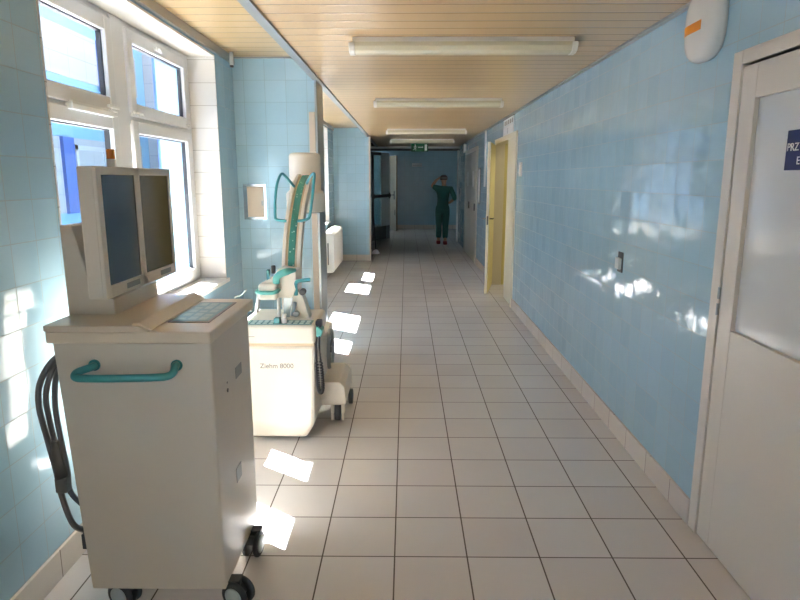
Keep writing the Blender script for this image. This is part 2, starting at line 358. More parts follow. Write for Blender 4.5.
# skirtings
struct(B('baseboard_right', 'skirt', None, (XR - .014, XR, 2.66, DY0 - .02, 0, .125), (XR - .014, XR, DY1 + .02, 12.0, 0, .125), bev=.003), 'pale skirting tiles', 'skirting')
struct(B('baseboard_left', 'skirt', None, (XL, XL + .014, Y0, 5.25, 0, .125), (XL, XL + .014, 5.62, 12.2, 0, .125), (XL, XP, 5.236, 5.25, 0, .11), (XP, XP + .012, 5.236, 5.63, 0, .11), (XL, -.70, 12.188, 12.2, 0, .12), bev=.003), 'pale skirting tiles', 'skirting')
struct(B('baseboard_far', 'skirt', None, (-4, 3.6, YF - .014, YF, 0, .13)), 'pale skirting tiles', 'skirting')

# windows
def make_window(idx, a, b, label):
    y0, y1 = a + .012, b - .012; zt, zb = WZ1 - .012, WZ0
    r = struct(thing('window_%d' % idx, None, None, (XW, (a + b) / 2, WZ0)), label, 'window')
    ym0, ym1 = a + 1.03, a + 1.18
    bm = new()
    for q in ((y0, y0 + .05, zb, zt), (y1 - .05, y1, zb, zt), (y0, y1, zb, zb + .05), (y0, y1, zt - .05, zt), (ym0, ym1, zb + .002, zt - .002), (y0 + .003, y1 - .003, 1.915, 1.985)):
        fx = {(ym0, ym1): XW - .006, (y0 + .003, y1 - .003): XW - .010, (y0, y1): XW - .014}.get(q[:2], XW - .012)
        box(bm, XW - .065, fx, q[0], q[1], q[2], q[3], .004)
    obj('window_frame', bm, 'upvc', r)
    panes = []
    for (pa, pb) in ((a + .105, a + .94), (a + 1.275, a + 2.11)):
        for (za, zb_) in ((.935, 1.865), (2.035, 2.375)):
            panes.append((pa, pb, za, zb_))
    for pa, pb, za, zb_ in panes:
        s = .075
        bm = new()
        for q in ((pa - s, pa, za - s, zb_ + s), (pb, pb + s, za - s, zb_ + s), (pa, pb, za - s, za), (pa, pb, zb_, zb_ + s)):
            box(bm, XW - .05, XW + .004, q[0], q[1], max(q[2], WZ0 + .004), min(q[3], WZ1 - .016), .006)
        sash = obj('sash', bm, 'upvc', r)
        bm = new(); g = .007
        for q in ((pa, pa + g, za, zb_), (pb - g, pb, za, zb_), (pa, pb, za, za + g), (pa, pb, zb_ - g, zb_)):
            box(bm, XW - .046, XW - .02, *q)
        obj('gasket', bm, 'gasket', sash)
        bm = new(); box(bm, XW - .04, XW - .034, pa, pb, za, zb_); obj('pane', bm, 'glass', sash)
    return r
WL = ['pair of white windows with small top lights, second behind the camera', 'pair of white windows with small top lights, just behind the camera', 'large white double window with top lights behind the twin-screen cart', 'white window hidden past the first pier', 'white window at the far end of the second bay']
wins = []
for i, (a, b) in enumerate(NICHES):
    r = make_window(i + 1, a, b, WL[i]); wins.append(r)
r = wins[2]
# fittings of the visible window: trickle vent, hinge covers, catch
bm = new(); box(bm, XW - .008, XW + .03, 3.0, 3.42, 1.925, 1.955, .004); box(bm, XW - .008, XW + .02, 3.02, 3.40, 1.955, 1.968, .002); obj('trickle_vent', bm, 'whitep', r)
for ya in (3.40, 3.72):
    B('hinge_cover', 'whitep', r, (XW + .003, XW + .018, ya, ya + .12, 1.975, 1.992), bev=.003)
B('hinge_cover', 'whitep', r, (XW + .003, XW + .018, 4.60, 4.70, 1.975, 1.992), bev=.003)
B('catch', 'whitep', r, (XW + .003, XW + .022, 4.10, 4.19, 2.395, 2.42), (XW + .02, XW + .035, 4.125, 4.15, 2.40, 2.415), bev=.003)

# near door on the right
def near_door():
    d = struct(thing('door_1', None, None, (XR, 2.1, 0)), 'cream door with a frosted upper panel and navy sign at the right', 'door')
    x = XR
    bm = new(); box(bm, x - .008, x + .05, 2.585, 2.655, 0, 2.10, .003); box(bm, x - .008, x + .05, 1.50, 2.585, 2.045, 2.10, .003); box(bm, x - .008, x + .05, 1.43, 1.50, 0, 2.10, .003)
    obj('door_frame', bm, 'door', d)
    bm = new()
    box(bm, x - .002, x + .04, 2.475, 2.580, .005, 2.035, .003); box(bm, x - .002, x + .04, 1.505, 1.62, .005, 2.035, .003)
    box(bm, x - .002, x + .04, 1.62, 2.475, 1.905, 2.035, .003); box(bm, x - .002, x + .04, 1.62, 2.475, .005, .985, .003)
    leaf = obj('door_leaf', bm, 'door', d)
    bm = new(); box(bm, x + .016, x + .026, 1.615, 2.48, .98, 1.91); obj('frosted_panel', bm, 'frost', leaf)
    bm = new()
    for z in (1.03, 1.10): cyl(bm, (x - .008, 2.583, z), .006, .05, n=10)
    obj('hinge', bm, 'steel', d)
    return d
near_door()
# yellow room doorway
def mid_door():
    d = struct(thing('door_2', None, None, (XR, 8.5, 0)), 'cream double door standing ajar to a yellow room', 'door')
    bm = new(); x = XR
    box(bm, x - .02, x + .12, DY0 - .03, DY0 + .05, 0, DZ + .05, .003); box(bm, x - .02, x + .12, DY1 - .05, DY1 + .03, 0, DZ + .05, .003)
    box(bm, x - .02, x + .12, DY0 + .05, DY1 - .05, DZ - .02, DZ + .05, .003)
    obj('door_frame', bm, 'doorcream', d)
    B('closed_leaf', 'doorcream', d, (x - .005, x + .035, DY0 + .05, 8.32, .01, DZ - .02), bev=.003)
    h = Vector((x - .02, DY1 - .06, 0)); f = Vector((1.135, 8.52, 0)); u = (f - h).normalized(); nrm = Vector((u.y, -u.x, 0))
    if nrm.x > 0: nrm = -nrm
    L = (f - h).length
    t = bmesh.new(); box(t, 0, L, 0, .04, .01, DZ - .03, .003)
    M = Matrix(((u.x, nrm.x, 0, h.x), (u.y, nrm.y, 0, h.y), (0, 0, 1, 0), (0, 0, 0, 1)))
    bm = new(); merge(bm, t, M); leaf = obj('open_leaf', bm, 'doorcream', d)
    t = bmesh.new(); box(t, L - .005, L + .003, 0.004, .036, .02, DZ - .04); bm = new(); merge(bm, t, M); obj('edge_strip', bm, 'doorcream', leaf)
    t = bmesh.new(); box(t, .005, L - .01, -.004, 0, .02, DZ - .04); bm = new(); merge(bm, t, M); obj('inner_face', bm, 'yellow', leaf)
    t = bmesh.new(); box(t, L - .09, L - .05, .04, .05, .95, 1.12, .003); tube(t, [(L - .07, .05, 1.06), (L - .07, .09, 1.06), (L - .17, .09, 1.06)], .009); 
    bm = new(); merge(bm, t, M); obj('handle', bm, 'chrome', leaf)
    t = bmesh.new(); tube(t, [(L - .07, -.004, 1.06), (L - .07, -.05, 1.06), (L - .17, -.05, 1.06)], .009); box(t, L + .002, L + .006, .01, .03, .98, 1.1); bm = new(); merge(bm, t, M); obj('lock', bm, 'fardark', leaf)
mid_door()
struct(B('wall_room', 'yellow', None, (XR + .3, 3.0, 6.9, 7.0, 0, 2.6), (XR + .3, 3.0, 10.6, 10.7, 0, 2.6), (3.0, 3.1, 6.9, 10.7, 0, .9), (3.0, 3.1, 6.9, 10.7, 2.3, 2.6), (3.0, 3.1, 6.9, 7.1, .9, 2.3), (3.0, 3.1, 10.3, 10.7, .9, 2.3), (XR + .3, XR + .32, DY1 + .05, 10.6, 0, 2.6)), 'yellow painted walls of the side room', 'wall')  # unseen window opening in the outer wall added to let daylight into the room
struct(B('ceiling_room', 'plaster', None, (XR + .3, 3.1, 6.9, 10.7, 2.5, 2.6)), 'ceiling of the side room', 'ceiling')
rl = bpy.data.lights.new('added_room_fill', 'AREA'); rl.size = 0.6; rl.energy = 10; rl.color = (1.0, 0.95, 0.85)  # fill light added to brighten the side room, no fixture behind it
ro = bpy.data.objects.new('added_room_fill', rl); C.objects.link(ro); ro.location = (2.3, 9.3, 2.48)
struct(B('trim_8', 'yellow', None, (XR + .121, XR + .3, DY0 - .002, DY0 + .03, 0, DZ), (XR + .121, XR + .3, DY1 - .03, DY1 + .002, 0, DZ)), 'yellow lining of the doorway', 'lining')
# grey door further down the right wall
d = struct(thing('door_3', None, None, (XR, 13, 0)), 'grey double door far down the right wall', 'door')
bm = new()
for q in ((11.75, 11.83, 0, 2.2), (13.95, 14.03, 0, 2.2), (11.83, 13.95, 2.12, 2.2)): box(bm, XR - .03, XR, *q, .003)
obj('door_frame', bm, 'far', d)
for a, b in ((11.84, 12.88), (12.9, 13.94)):
    lf = B('door_leaf', 'far', d, (XR - .02, XR - .002, a, b, .01, 2.11), bev=.003)
    B('notice', 'white', lf, (XR - .026, XR - .021, a + .4, a + .62, 1.45, 1.75))
    B('handle', 'fardark', lf, (XR - .05, XR - .02, a + .08, a + .11, 1.0, 1.14), bev=.003)
# glazed end frame with its open leaf
d = struct(thing('door_4', None, None, (0.2, YE, 0)), 'glazed door frame across the end of the corridor, one leaf open', 'door')
bm = new(); box(bm, -.98, XR, YE, YE + .08, 2.30, 2.5, .003); obj('header', bm, 'fardark', d)
bm = new(); box(bm, XR - .045, XR - .005, YE - .02, YE + .07, 0, 2.31, .004); post = obj('post', bm, 'white', d)  # white here stands in for daylight reflected on the post
bm = new(); box(bm, -.98, -.92, YE - .02, YE + .07, 0, 2.31, .004); obj('post', bm, 'fardark', d)
h = Vector((-.92, YE + .05, 0)); f = Vector((-.50, 17.0, 0)); u = (f - h).normalized(); nrm = Vector((u.y, -u.x, 0)); L = (f - h).length
M = Matrix(((u.x, nrm.x, 0, h.x), (u.y, nrm.y, 0, h.y), (0, 0, 1, 0), (0, 0, 0, 1)))
t = bmesh.new(); box(t, 0, .1, 0, .05, .01, 2.28, .003); box(t, .1, L - .24, 0, .05, .01, .36, .003); box(t, .1, L - .24, 0, .05, 2.2, 2.28, .003)
bm = new(); merge(bm, t, M); leaf = obj('open_leaf', bm, 'fardark', d)
t = bmesh.new(); box(t, L - .5, L, -.002, .052, .36, 2.28, .003); bm = new(); merge(bm, t, M); obj('pale_stile', bm, 'palestile', leaf)
t = bmesh.new(); box(t, L - .24, L, 0, .05, .01, .36, .003); bm = new(); merge(bm, t, M); obj('kick_plate', bm, 'alu', leaf)
t = bmesh.new(); box(t, .1, L - .5, .02, .03, .36, 2.2); bm = new(); merge(bm, t, M); obj('pane', bm, 'tintglass', leaf)
t = bmesh.new(); box(t, .05, L - .02, .07, .10, 1.12, 1.2, .01); box(t, L - .06, L - .02, .05, .08, 1.08, 1.24, .004); box(t, .05, .1, .05, .08, 1.1, 1.22, .004); bm = new(); merge(bm, t, M); obj('push_bar', bm, 'black', leaf)
# beige leaf standing open in the lobby
d = struct(thing('door_5', None, None, (-.75, 20.1, 0)), 'beige door leaf standing open in the dark lobby', 'door')
h = Vector((-.75, 20.1, 0)); f = Vector((-.275, 19.2, 0)); u = (f - h).normalized(); nrm = Vector((-u.y, u.x, 0))
if nrm.y > 0: nrm = -nrm
L = (f - h).length
M = Matrix(((u.x, nrm.x, 0, h.x), (u.y, nrm.y, 0, h.y), (0, 0, 1, 0), (0, 0, 0, 1)))
t = bmesh.new(); box(t, 0, L, 0, .045, .01, 2.3, .003); bm = new(); merge(bm, t, M); leaf = obj('door_leaf', bm, 'farbeige', d)
t = bmesh.new(); box(t, L - .16, L - .09, .045, .055, .98, 1.24, .003); box(t, L - .14, L - .11, .05, .1, 1.1, 1.13, .003); box(t, L - .28, L - .11, .09, .105, 1.1, 1.13, .003); bm = new(); merge(bm, t, M); obj('handle', bm, 'black', leaf)
t = bmesh.new(); box(t, L - .10, L - .07, .045, .055, .50, .66, .003); bm = new(); merge(bm, t, M); obj('lock', bm, 'black', leaf)
struct(B('trim_9', 'whitep', None, (-.98, XR, YE - .12, YE - .06, ZC - .05, ZC)), 'pale strip across the ceiling end', 'trim')
# side wall of the dim stretch on the left
struct(B('wall_recess', 'bluebig', None, (-1.1, -.98, 12.55, YE, 0, 2.6), (-4, -.98, YE, YE + .1, 0, 2.6)), 'dim tiled wall past the last pier', 'wall')

# ------------------------------------------------------------------ outside
bd = thing('building', 'white and light blue building across the courtyard with dark blue pilasters', 'building', (-9.5, 12, -3))
FX = -9.0
B('wall', 'fac_blue', bd, (FX - .4, FX, -12, 22, -3, 8.2))
B('white_band', 'fac_white', bd, (FX, FX + .05, -12, 21.3, 4.25, 5.5))
B('white_band', 'fac_white', bd, (FX, FX + .05, -12, 21.3, .72, 2.68))
B('wing_wall', 'fac_white', bd, (FX, -2.6, 22, 22.4, -3, 5.75))
B('wing_band', 'fac_blue', bd, (FX, -2.6, 22, 22.4, 5.75, 8.2))
for k in range(9):
    y = 16.28 - 2.35 * 2 * k + 4.7
    if y > 19.5: continue
    B('pilaster', 'fac_dark', bd, (FX + .05, FX + .14, y, y + .54, .70, 2.68))
for k in range(6):
    y = 18.67 - 4.7 * k
    B('pilaster', 'fac_dark', bd, (FX + .05, FX + .14, y, y + .4, 4.1, 5.5))
for k in range(10):
    for q in range(2):
        y = 16.28 - 4.7 * k + .68 + 4.7 + q * 1.95
        if y + 1.7 > 21.3: continue
        bm = new()
        for s in ((y, y + .12, .8, 2.5), (y + 1.58, y + 1.7, .8, 2.5), (y, y + 1.7, 2.38, 2.5), (y, y + 1.7, .8, .92), (y, y + 1.7, 1.82, 1.92), (y + .8, y + .9, .8, 1.82)):
            box(bm, FX + .05, FX + .10, *s)
        fr = obj('window', bm, 'fac_frame', bd)
        bm = new(); box(bm, FX + .05, FX + .07, y + .12, y + 1.58, .92, 1.82); obj('pane', bm, 'fac_glass', fr)
struct(B('ground', 'ground', None, (-40, -1.88, -40, 40, -3.1, -3)), 'courtyard lawn below the windows', 'ground')

# ------------------------------------------------------------------ ceiling lights
def ceiling_light(y, label):
    x0, x1 = -.335, .985; cx = (x0 + x1) / 2
    r = thing('ceiling_light', label, 'ceiling light', (cx, y, ZC), 'tube lights along the corridor ceiling')
    B('housing', 'lampw', r, (x0 + .02, x1 - .02, y - .060, y + .060, ZC - .03, ZC), bev=.004)
    prof = [(y - .068, ZC - .028), (y - .068, ZC - .05), (y - .055, ZC - .075), (y - .026, ZC - .084), (y + .026, ZC - .084), (y + .055, ZC - .075), (y + .068, ZC - .05), (y + .068, ZC - .028)]
    bm = new(); prism(bm, prof, 'x', x0 + .03, x1 - .03); obj('diffuser', bm, 'diff', r)
    prof2 = [(y + (p[0] - y) * 1.08, ZC - (ZC - p[1]) * 1.06 + .002) for p in prof]
    for s in (x0, x1 - .035):
        bm = new(); prism(bm, prof2, 'x', s, s + .035, .006); obj('end_cap', bm, 'lampw', r)
    return r
l0 = ceiling_light(3.82, 'nearest of the four tube lights on the tan slatted ceiling')
for y, lb in ((6.55, 'second nearest of the four tube lights on the slatted ceiling'), (10.4, 'third nearest of the four tube lights on the slatted ceiling'), (13.0, 'farthest of the four tube lights, just before the exit sign')):
    dup(l0, (l0.location.x + .0, y, ZC), lb)

# ------------------------------------------------------------------ twin-screen monitor cart
def caster(parent, x, y, rot, rad=.055, zt=.10):
    bm = new(); M = Matrix.Translation((x, y, 0)) @ Matrix.Rotation(rot, 4, 'Z')
    t = bmesh.new(); cyl(t, (0, 0, zt - .02), .022, .03, n=14); prism(t, [(-.03, rad * .9), (-.055, zt - .035), (-.035, zt - .008), (.02, zt - .008), (.03, zt - .04)], 'x', -.012, .012)
    merge(bm, t, M); c = obj('caster', bm, 'rubber', parent)
    for s in (-1, 1):
        bm = new(); t = bmesh.new()
        lathe(t, (s * .024 - .01, -.02, rad), [(0, 0), (rad * .7, 0), (rad - .008, 0), (rad, .005), (rad, .015), (rad - .008, .02), (rad * .7, .02), (0, .02)], 'x', 28)
        merge(bm, t, M); wl_ = obj('wheel', bm, 'rubber', c)
        bm = new(); t = bmesh.new()
        cx_ = s * .024 + s * .0105; lathe(t, (cx_, -.02, rad), [(0, s * .004), (rad * .55, s * .003), (rad * .68, 0), (0, 0)], 'x', 24)
        merge(bm, t, M); obj('wheel_cap', bm, 'hub', c)
    return c
def monitor_cart():
    r = thing('monitor_cart', 'beige medical cart with two dark screens and a teal push handle', 'medical cart', (-.93, 2.27, 0))
    x0, x1, y0, y1 = -1.175, -.668, 2.03, 2.53
    bm = new(); prism(bm, [(x0 + .008, .10), (x1, .10), (x1, 1.055), (x0 - .040, 1.055)], 'y', y0, y1, .006); obj('body', bm, 'cart', r)
    bm = new(); box(bm, x0 - .044, x1 + .010, y0 - .03, y1 + .06, 1.052, 1.095, .006); lid = obj('lid', bm, 'cart_top', r)
    # raised deck on the left with a sloping right edge
    bm = new(); prism(bm, [(x0 - .046, 1.095), (-.875, 1.095), (-.895, 1.112), (-.905, 1.116), (x0 - .046, 1.116)], 'y', y0 - .033, y1 + .055, .003); obj('raised_deck', bm, 'cart_top', lid)
    bm = new(); prism(bm, [(-.93, 1.115), (-.87, 1.095), (-.862, 1.098), (-.905, 1.124), (-.925, 1.124)], 'y', y0 - .02, y1 + .055, .003); obj('deck_ridge', bm, 'cart_top', lid)
    bm = new(); box(bm, -.855, -.705, 2.14, 2.50, 1.094, 1.098, .001); pn = obj('control_panel', bm, 'greylabel', lid)
    bm = new(); box(bm, -.845, -.715, 2.155, 2.485, 1.0975, 1.0990); sp = obj('touch_display', bm, 'tealpad', pn)
    bm = new()
    for q in range(3):
        for k in range(5): box(bm, -.835 + q * .04, -.807 + q * .04, 2.17 + k * .062, 2.17 + k * .062 + (.05 if (q + k) % 3 else .03), 1.0988, 1.0994)
    obj('display_keys', bm, 'dispink', pn)
    # handle
    hy = y0 - .065
    pts = [(-1.07, y0 + .004, .972), (-1.07, y0 - .03, .972), (-1.085, hy + .012, .962), (-1.115, hy + .004, .953), (-1.135, hy, .947)]
    pts = spline([(-1.075, y0 + .004, .968), (-1.078, y0 - .025, .968), (-1.112, y0 - .05, .958), (-1.108, hy, .945), (-1.05, hy - .002, .943), (-.95, hy - .002, .944), (-.85, hy - .002, .947), (-.80, hy, .951), (-.785, y0 - .05, .96), (-.788, y0 - .025, .972), (-.79, y0 + .004, .972)], 6)
    bm = new(); tube(bm, pts, .0135, 12); obj('push_handle', bm, 'teal', r)
    for hx in (-1.075, -.79):
        bm = new(); cyl(bm, (hx, y0 - .006, .97), .02, .006, 'y', 18); obj('handle_foot', bm, 'teal', r)
    # right-hand side details
    B('type_plate', 'greylabel', r, (x1, x1 + .002, 2.30, 2.385, .83, .875)); B('type_plate', 'greylabel', r, (x1, x1 + .002, 2.24, 2.31, .42, .48))
    bm = new(); cyl(bm, (x1 - .001, 2.185, .825), .008, .004, 'x', 14); obj('lock', bm, 'fardark', r)
    bm = new(); cyl(bm, (x1 - .001, 2.185, .855), .004, .003, 'x', 10); obj('screw', bm, 'fardark', r)
    for (cx_, cy_, ro) in ((-.655, 2.085, 1.2), (-.655, 2.42, -.15), (-1.09, 2.085, 1.25), (-1.11, 2.45, 0)): caster(r, cx_, cy_, ro)
    # support stub of front casters
    for yq in (2.06, 2.40): B('caster_bracket', 'rubber', r, (-.70, -.625, yq, yq + .05, .088, .112), bev=.003)
    # monitor stand, L-shaped with a sloping back
    bm = new(); prism(bm, [(-1.225, 1.114), (-1.055, 1.114), (-1.055, 1.175), (-1.125, 1.185), (-1.185, 1.44), (-1.225, 1.44)], 'y', 2.17, 2.56, .004); st = obj('monitor_stand', bm, 'bezel', r)
    bm = new(); tube(bm, [(-1.17, 2.34, 1.36), (-1.08, 2.34, 1.42)], .035, 14); obj('tilt_mount', bm, 'greylabel', st)
    bm = new(); tube(bm, spline([(-1.08, 2.12, 1.33), (-1.10, 2.11, 1.30), (-1.095, 2.115, 1.26), (-1.075, 2.12, 1.235)], 6), .007, 8); tube(bm, spline([(-1.085, 2.12, 1.35), (-1.085, 2.112, 1.28), (-1.07, 2.12, 1.22)], 6), .005, 8); obj('monitor_cable', bm, 'greylabel', st)
    # housing with two recessed screens facing +x
    X0, X1, Y0_, Y1_, Z0, Z1 = -1.085, -1.02, 2.05, 2.695, 1.195, 1.642
    bm = new(); box(bm, X0, X1 - .008, Y0_, Y1_, Z0, Z1, .006)
    mh = obj('monitor_housing', bm, 'bezel', r)
    ya, yb = Y0_ + .035, Y1_ - .022; ym = (ya + yb) / 2 - .012
    za, zb = Z0 + .042, Z1 - .028
    bm = new()
    for q in ((Y0_, ya, Z0, Z1), (yb, Y1_, Z0, Z1), (ym - .02, ym + .02, Z0, Z1), (ya, yb, Z0, za), (ya, yb, zb, Z1)): box(bm, X1 - .012, X1, *q, .002)
    obj('bezel', bm, 'bezel', mh)
    for (p, q) in ((ya, ym - .02), (ym + .02, yb)):
        bm = new(); box(bm, X1 - .009, X1 - .005, p, q, za, zb); sc_ = obj('screen', bm, 'screen', mh)
        bm = new(); box(bm, X1, X1 + .0015, (p + q) / 2 - .01, (p + q) / 2 + .10, Z0 + .012, Z0 + .032); obj('badge', bm, 'greylabel', mh)
    # warning beacon on top of the housing
    bm = new(); cyl(bm, (-1.052, 2.235, Z1), .016, .028, n=20, bev=.002); be = obj('warning_beacon', bm, 'whitep', r)
    bm = new(); cyl(bm, (-1.052, 2.235, Z1 + .028), .014, .034, n=20, bev=.003); obj('beacon_lens', bm, 'orange', be)
    # cables hanging on the wall side
    cb = [[(-1.20, 2.10, 1.0), (-1.245, 2.07, .97), (-1.295, 2.065, .89), (-1.308, 2.065, .80), (-1.292, 2.065, .68), (-1.274, 2.065, .56), (-1.262, 2.065, .45), (-1.23, 2.065, .34), (-1.178, 2.09, .30)],
          [(-1.20, 2.12, 1.0), (-1.245, 2.08, .95), (-1.278, 2.065, .85), (-1.275, 2.065, .74), (-1.258, 2.06, .64)],
          [(-1.20, 2.15, .99), (-1.235, 2.08, .93), (-1.252, 2.07, .82), (-1.245, 2.065, .70), (-1.232, 2.065, .56), (-1.232, 2.07, .47), (-1.185, 2.08, .40)]]
    for k, p in enumerate(cb):
        bm = new(); tube(bm, spline(p, 7), .010 if k else .011, 8); obj('hanging_cable', bm, 'cable', r)
    bm = new(); tube(bm, [(-1.258, 2.05, .68), (-1.255, 2.05, .60), (-1.246, 2.05, .54)], [.013, .019, .023], 10); box(bm, -1.265, -1.222, 2.03, 2.07, .485, .545, .006); obj('cable_plug', bm, 'cable', r)
    B('cable_hook', 'cart', r, (-1.205, -1.174, 2.09, 2.16, .97, 1.03), bev=.004)
    B('bumper', 'rubber', r, (-1.20, -1.174, 2.05, 2.10, .25, .31), bev=.003)
    return r
monitor_cart()

# ------------------------------------------------------------------ C-arm x-ray machine
def c_arm_machine():
    r = thing('x_ray_machine', 'cream mobile c-arm x-ray machine with teal scale and handles, standing before the blue pier', 'x-ray machine', (-.75, 3.8, 0))
    yf, yb = 3.58, 4.06
    xa, xb = -1.012, -.545
    # lower body: tapered at the bottom corners
    prof = [(xa + .005, .612), (xa + .012, .10), (xa + .055, .022), (xb - .075, .022), (xb - .02, .11), (xb - .004, .612)]
    bm = new(); prism(bm, prof, 'y', yf, yb, .02); body = obj('lower_housing', bm, 'cream', r)
    bm = new(); box(bm, xa - .002, xb + .002, yf - .004, yb + .004, .622, .74, .022, 3); top = obj('upper_housing', bm, 'cream', r)
    bm = new(); box(bm, xa + .012, xb - .012, yf + .008, yb - .01, .605, .63); obj('seam', bm, 'cream_dark', r)
    t = text_bm('Ziehm 8000', .042, frame4((-.888, yf - .0012, .472), (1, 0, 0), (0, 0, 1))); obj('lettering', t, 'inkgrey', body)
    bm = new(); box(bm, -.975, -.91, yf - .0055, yf - .0035, .668, .671); obj('faint_line', bm, 'inkgrey', top)
    # keypad along the front of the top
    bm = new(); box(bm, xa + .02, xb - .025, yf + .012, yf + .125, .7395, .7425, .001); kp = obj('keypad', bm, 'tealpad', r)
    for k in range(11):
        if k in (5, 6): continue
        for q in range(2):
            x = xa + .035 + k * .037
            B('key', 'key', kp, (x, x + .024, yf + .022 + q * .05, yf + .055 + q * .05, .742, .7455), bev=.001)
    bm = new(); cyl(bm, (-.74, yf + .05, .74), .018, .035, n=18, bev=.004); tube(bm, [(-.74, yf + .05, .775), (-.735, yf + .05, .80)], .012, 10); obj('joystick', bm, 'whitep', kp)
    B('teal_block', 'teal', kp, (-.80, -.765, yf + .03, yf + .08, .742, .775), bev=.005)
    # lift column and inner rods
    B('column', 'steel', r, (-.775, -.715, 3.80, 3.88, .738, .90), bev=.004)
    bm = new(); tube(bm, [(-.797, 3.76, .74), (-.797, 3.76, .90)], .011, 10); obj('column_rod', bm, 'whitep', r)
    bm = new(); tube(bm, [(-.985, 3.95, .74), (-.945, 3.90, .90)], .014, 10); obj('strut', bm, 'steel', r)
    # head block with bumper grips
    bm = new(); prism(bm, [(-.90, .875), (-.71, .875), (-.68, .93), (-.68, 1.04), (-.79, 1.055), (-.83, 1.0), (-.90, .965)], 'y', 3.74, 3.93, .008); hd = obj('head_block', bm, 'cream', r)
    bm = new(); box(bm, -.905, -.79, 3.68, 3.80, .87, .972, .018, 3); obj('front_box', bm, 'cream', hd)
    bm = new(); tube(bm, spline([(-.905, 3.74, .925), (-.91, 3.68, .925), (-.89, 3.66, .923), (-.85, 3.655, .923), (-.81, 3.66, .923), (-.79, 3.68, .926), (-.785, 3.72, .93)], 6), .013, 10); obj('bumper_grip', bm, 'teal2', hd)
    bm = new(); tube(bm, spline([(-.795, 3.71, .975), (-.79, 3.70, 1.01), (-.76, 3.69, 1.035), (-.715, 3.70, 1.05), (-.68, 3.73, 1.052)], 6), [.022] * 18 + [.020 - .0015 * k for k in range(7)], 10); obj('curved_handle', bm, 'teal2', hd)
    bm = new(); box(bm, -.872, -.852, 3.78, 3.81, .98, 1.045, .004); obj('release_lever', bm, 'teal', hd)
    bm = new(); cyl(bm, (-.83, 3.80, 1.02), .014, .05, n=14, bev=.004); obj('release_knob', bm, 'rubber', hd)
    # right support wedge with its teal lever
    bm = new(); prism(bm, [(-.735, .738), (-.605, .738), (-.65, .905), (-.70, .915)], 'y', 3.76, 3.86, .006); wd = obj('support_wedge', bm, 'cream', r)
    bm = new(); tube(bm, spline([(-.685, 3.76, .89), (-.685, 3.75, .955), (-.675, 3.745, .978), (-.64, 3.74, .985), (-.59, 3.735, .992)], 6), .012, 10); obj('brake_lever', bm, 'teal', wd)
    bm = new(); cyl(bm, (-.64, 3.715, .915), .02, .05, 'y', 16, .004); obj('knob', bm, 'rubber', wd)
    bm = new(); tube(bm, [(-.71, 3.74, .765), (-.69, 3.73, .85)], .012, 10); cyl(bm, (-.685, 3.72, .775), .018, .05, 'y', 14, .003); obj('clamp_bar', bm, 'steel', wd)
    # the C itself
    yc, zc, Ro = 4.62, .955, .69
    def P(R, th, dx):
        y = yc - R * math.cos(th); z = zc + R * math.sin(th)
        return Vector((-.750 + .04 * (z - .95) + dx, y, z))
    def arc(R0, R1, d0, d1, a0=-1.62, a1=1.62, n=56):
        bm = new(); prev = None
        for k in range(n + 1):
            th = a0 + (a1 - a0) * k / n
            q = [bm.verts.new(P(R1, th, d0)), bm.verts.new(P(R1, th, d1)), bm.verts.new(P(R0, th, d1)), bm.verts.new(P(R0, th, d0))]
            if prev:
                for i in range(4): bm.faces.new((prev[i], prev[(i + 1) % 4], q[(i + 1) % 4], q[i]))
            else: bm.faces.new(q[::-1])
            prev = q
        bm.faces.new(prev); return bm
    ca = obj('c_arm', arc(Ro - .075, Ro - .02, -.05, .05), 'cream', r)
    obj('rail', arc(Ro - .075, Ro, -.060, -.038), 'cream', ca); obj('rail', arc(Ro - .075, Ro, .038, .060), 'cream', ca)
    obj('groove', arc(Ro - .021, Ro - .012, -.038, -.022), 'cream_dark', ca); obj('groove', arc(Ro - .021, Ro - .012, .022, .038), 'cream_dark', ca)
    obj('scale_strip', arc(Ro - .021, Ro - .008, -.0215, .0215), 'scale', ca)
    # teal loop handles either side near the top
    L1 = [(-.755, 4.20, 1.55), (-.79, 4.10, 1.615), (-.81, 4.05, 1.63), (-.83, 4.01, 1.57), (-.842, 3.99, 1.47), (-.842, 3.97, 1.37), (-.83, 3.96, 1.345), (-.77, 3.97, 1.335)]
    L2 = [(-.67, 4.20, 1.57), (-.625, 4.10, 1.62), (-.595, 4.05, 1.632), (-.595, 4.01, 1.57), (-.605, 3.99, 1.47), (-.62, 3.97, 1.37), (-.64, 3.96, 1.345), (-.70, 3.97, 1.335)]
    for p in (L1, L2):
        bm = new(); tube(bm, spline(p, 6), .009, 10); obj('loop_handle', bm, 'teal', ca)
    # image intensifier and tube
    bm = new(); lathe(bm, (-.747, 4.62, 1.362), [(0, 0), (.135, 0), (.142, .008), (.142, .13), (.132, .145), (.115, .16), (.115, .40), (.108, .418), (.09, .425), (0, .425)], 'z', 40); obj('image_intensifier', bm, 'cream', r)
    bm = new(); lathe(bm, (-.747, 4.62, 1.354), [(0, 0), (.128, 0), (.128, .009), (0, .009)], 'z', 36); obj('intensifier_face', bm, 'greylabel', r)
    bm = new(); box(bm, -.95, -.72, 4.50, 4.74, .24, .46, .02, 3); cyl(bm, (-.82, 4.62, .45), .06, .06, n=20); obj('x_ray_tube', bm, 'cream', r)
    # big grey hand wheel on the right flank
    bm = new(); pts = [(-.545, 4.25 + .135 * math.cos(a), .40 + .135 * math.sin(a)) for a in [2 * PI * k / 32 for k in range(32)]]
    tube(bm, pts, .018, 10, closed=True); hw = obj('hand_wheel', bm, 'steel', r)
    bm = new(); 
    for k in range(3):
        a = k * 2 * PI / 3 + .4; tube(bm, [(-.55, 4.25, .40), (-.547, 4.25 + .13 * math.cos(a), .40 + .13 * math.sin(a))], .008, 8)
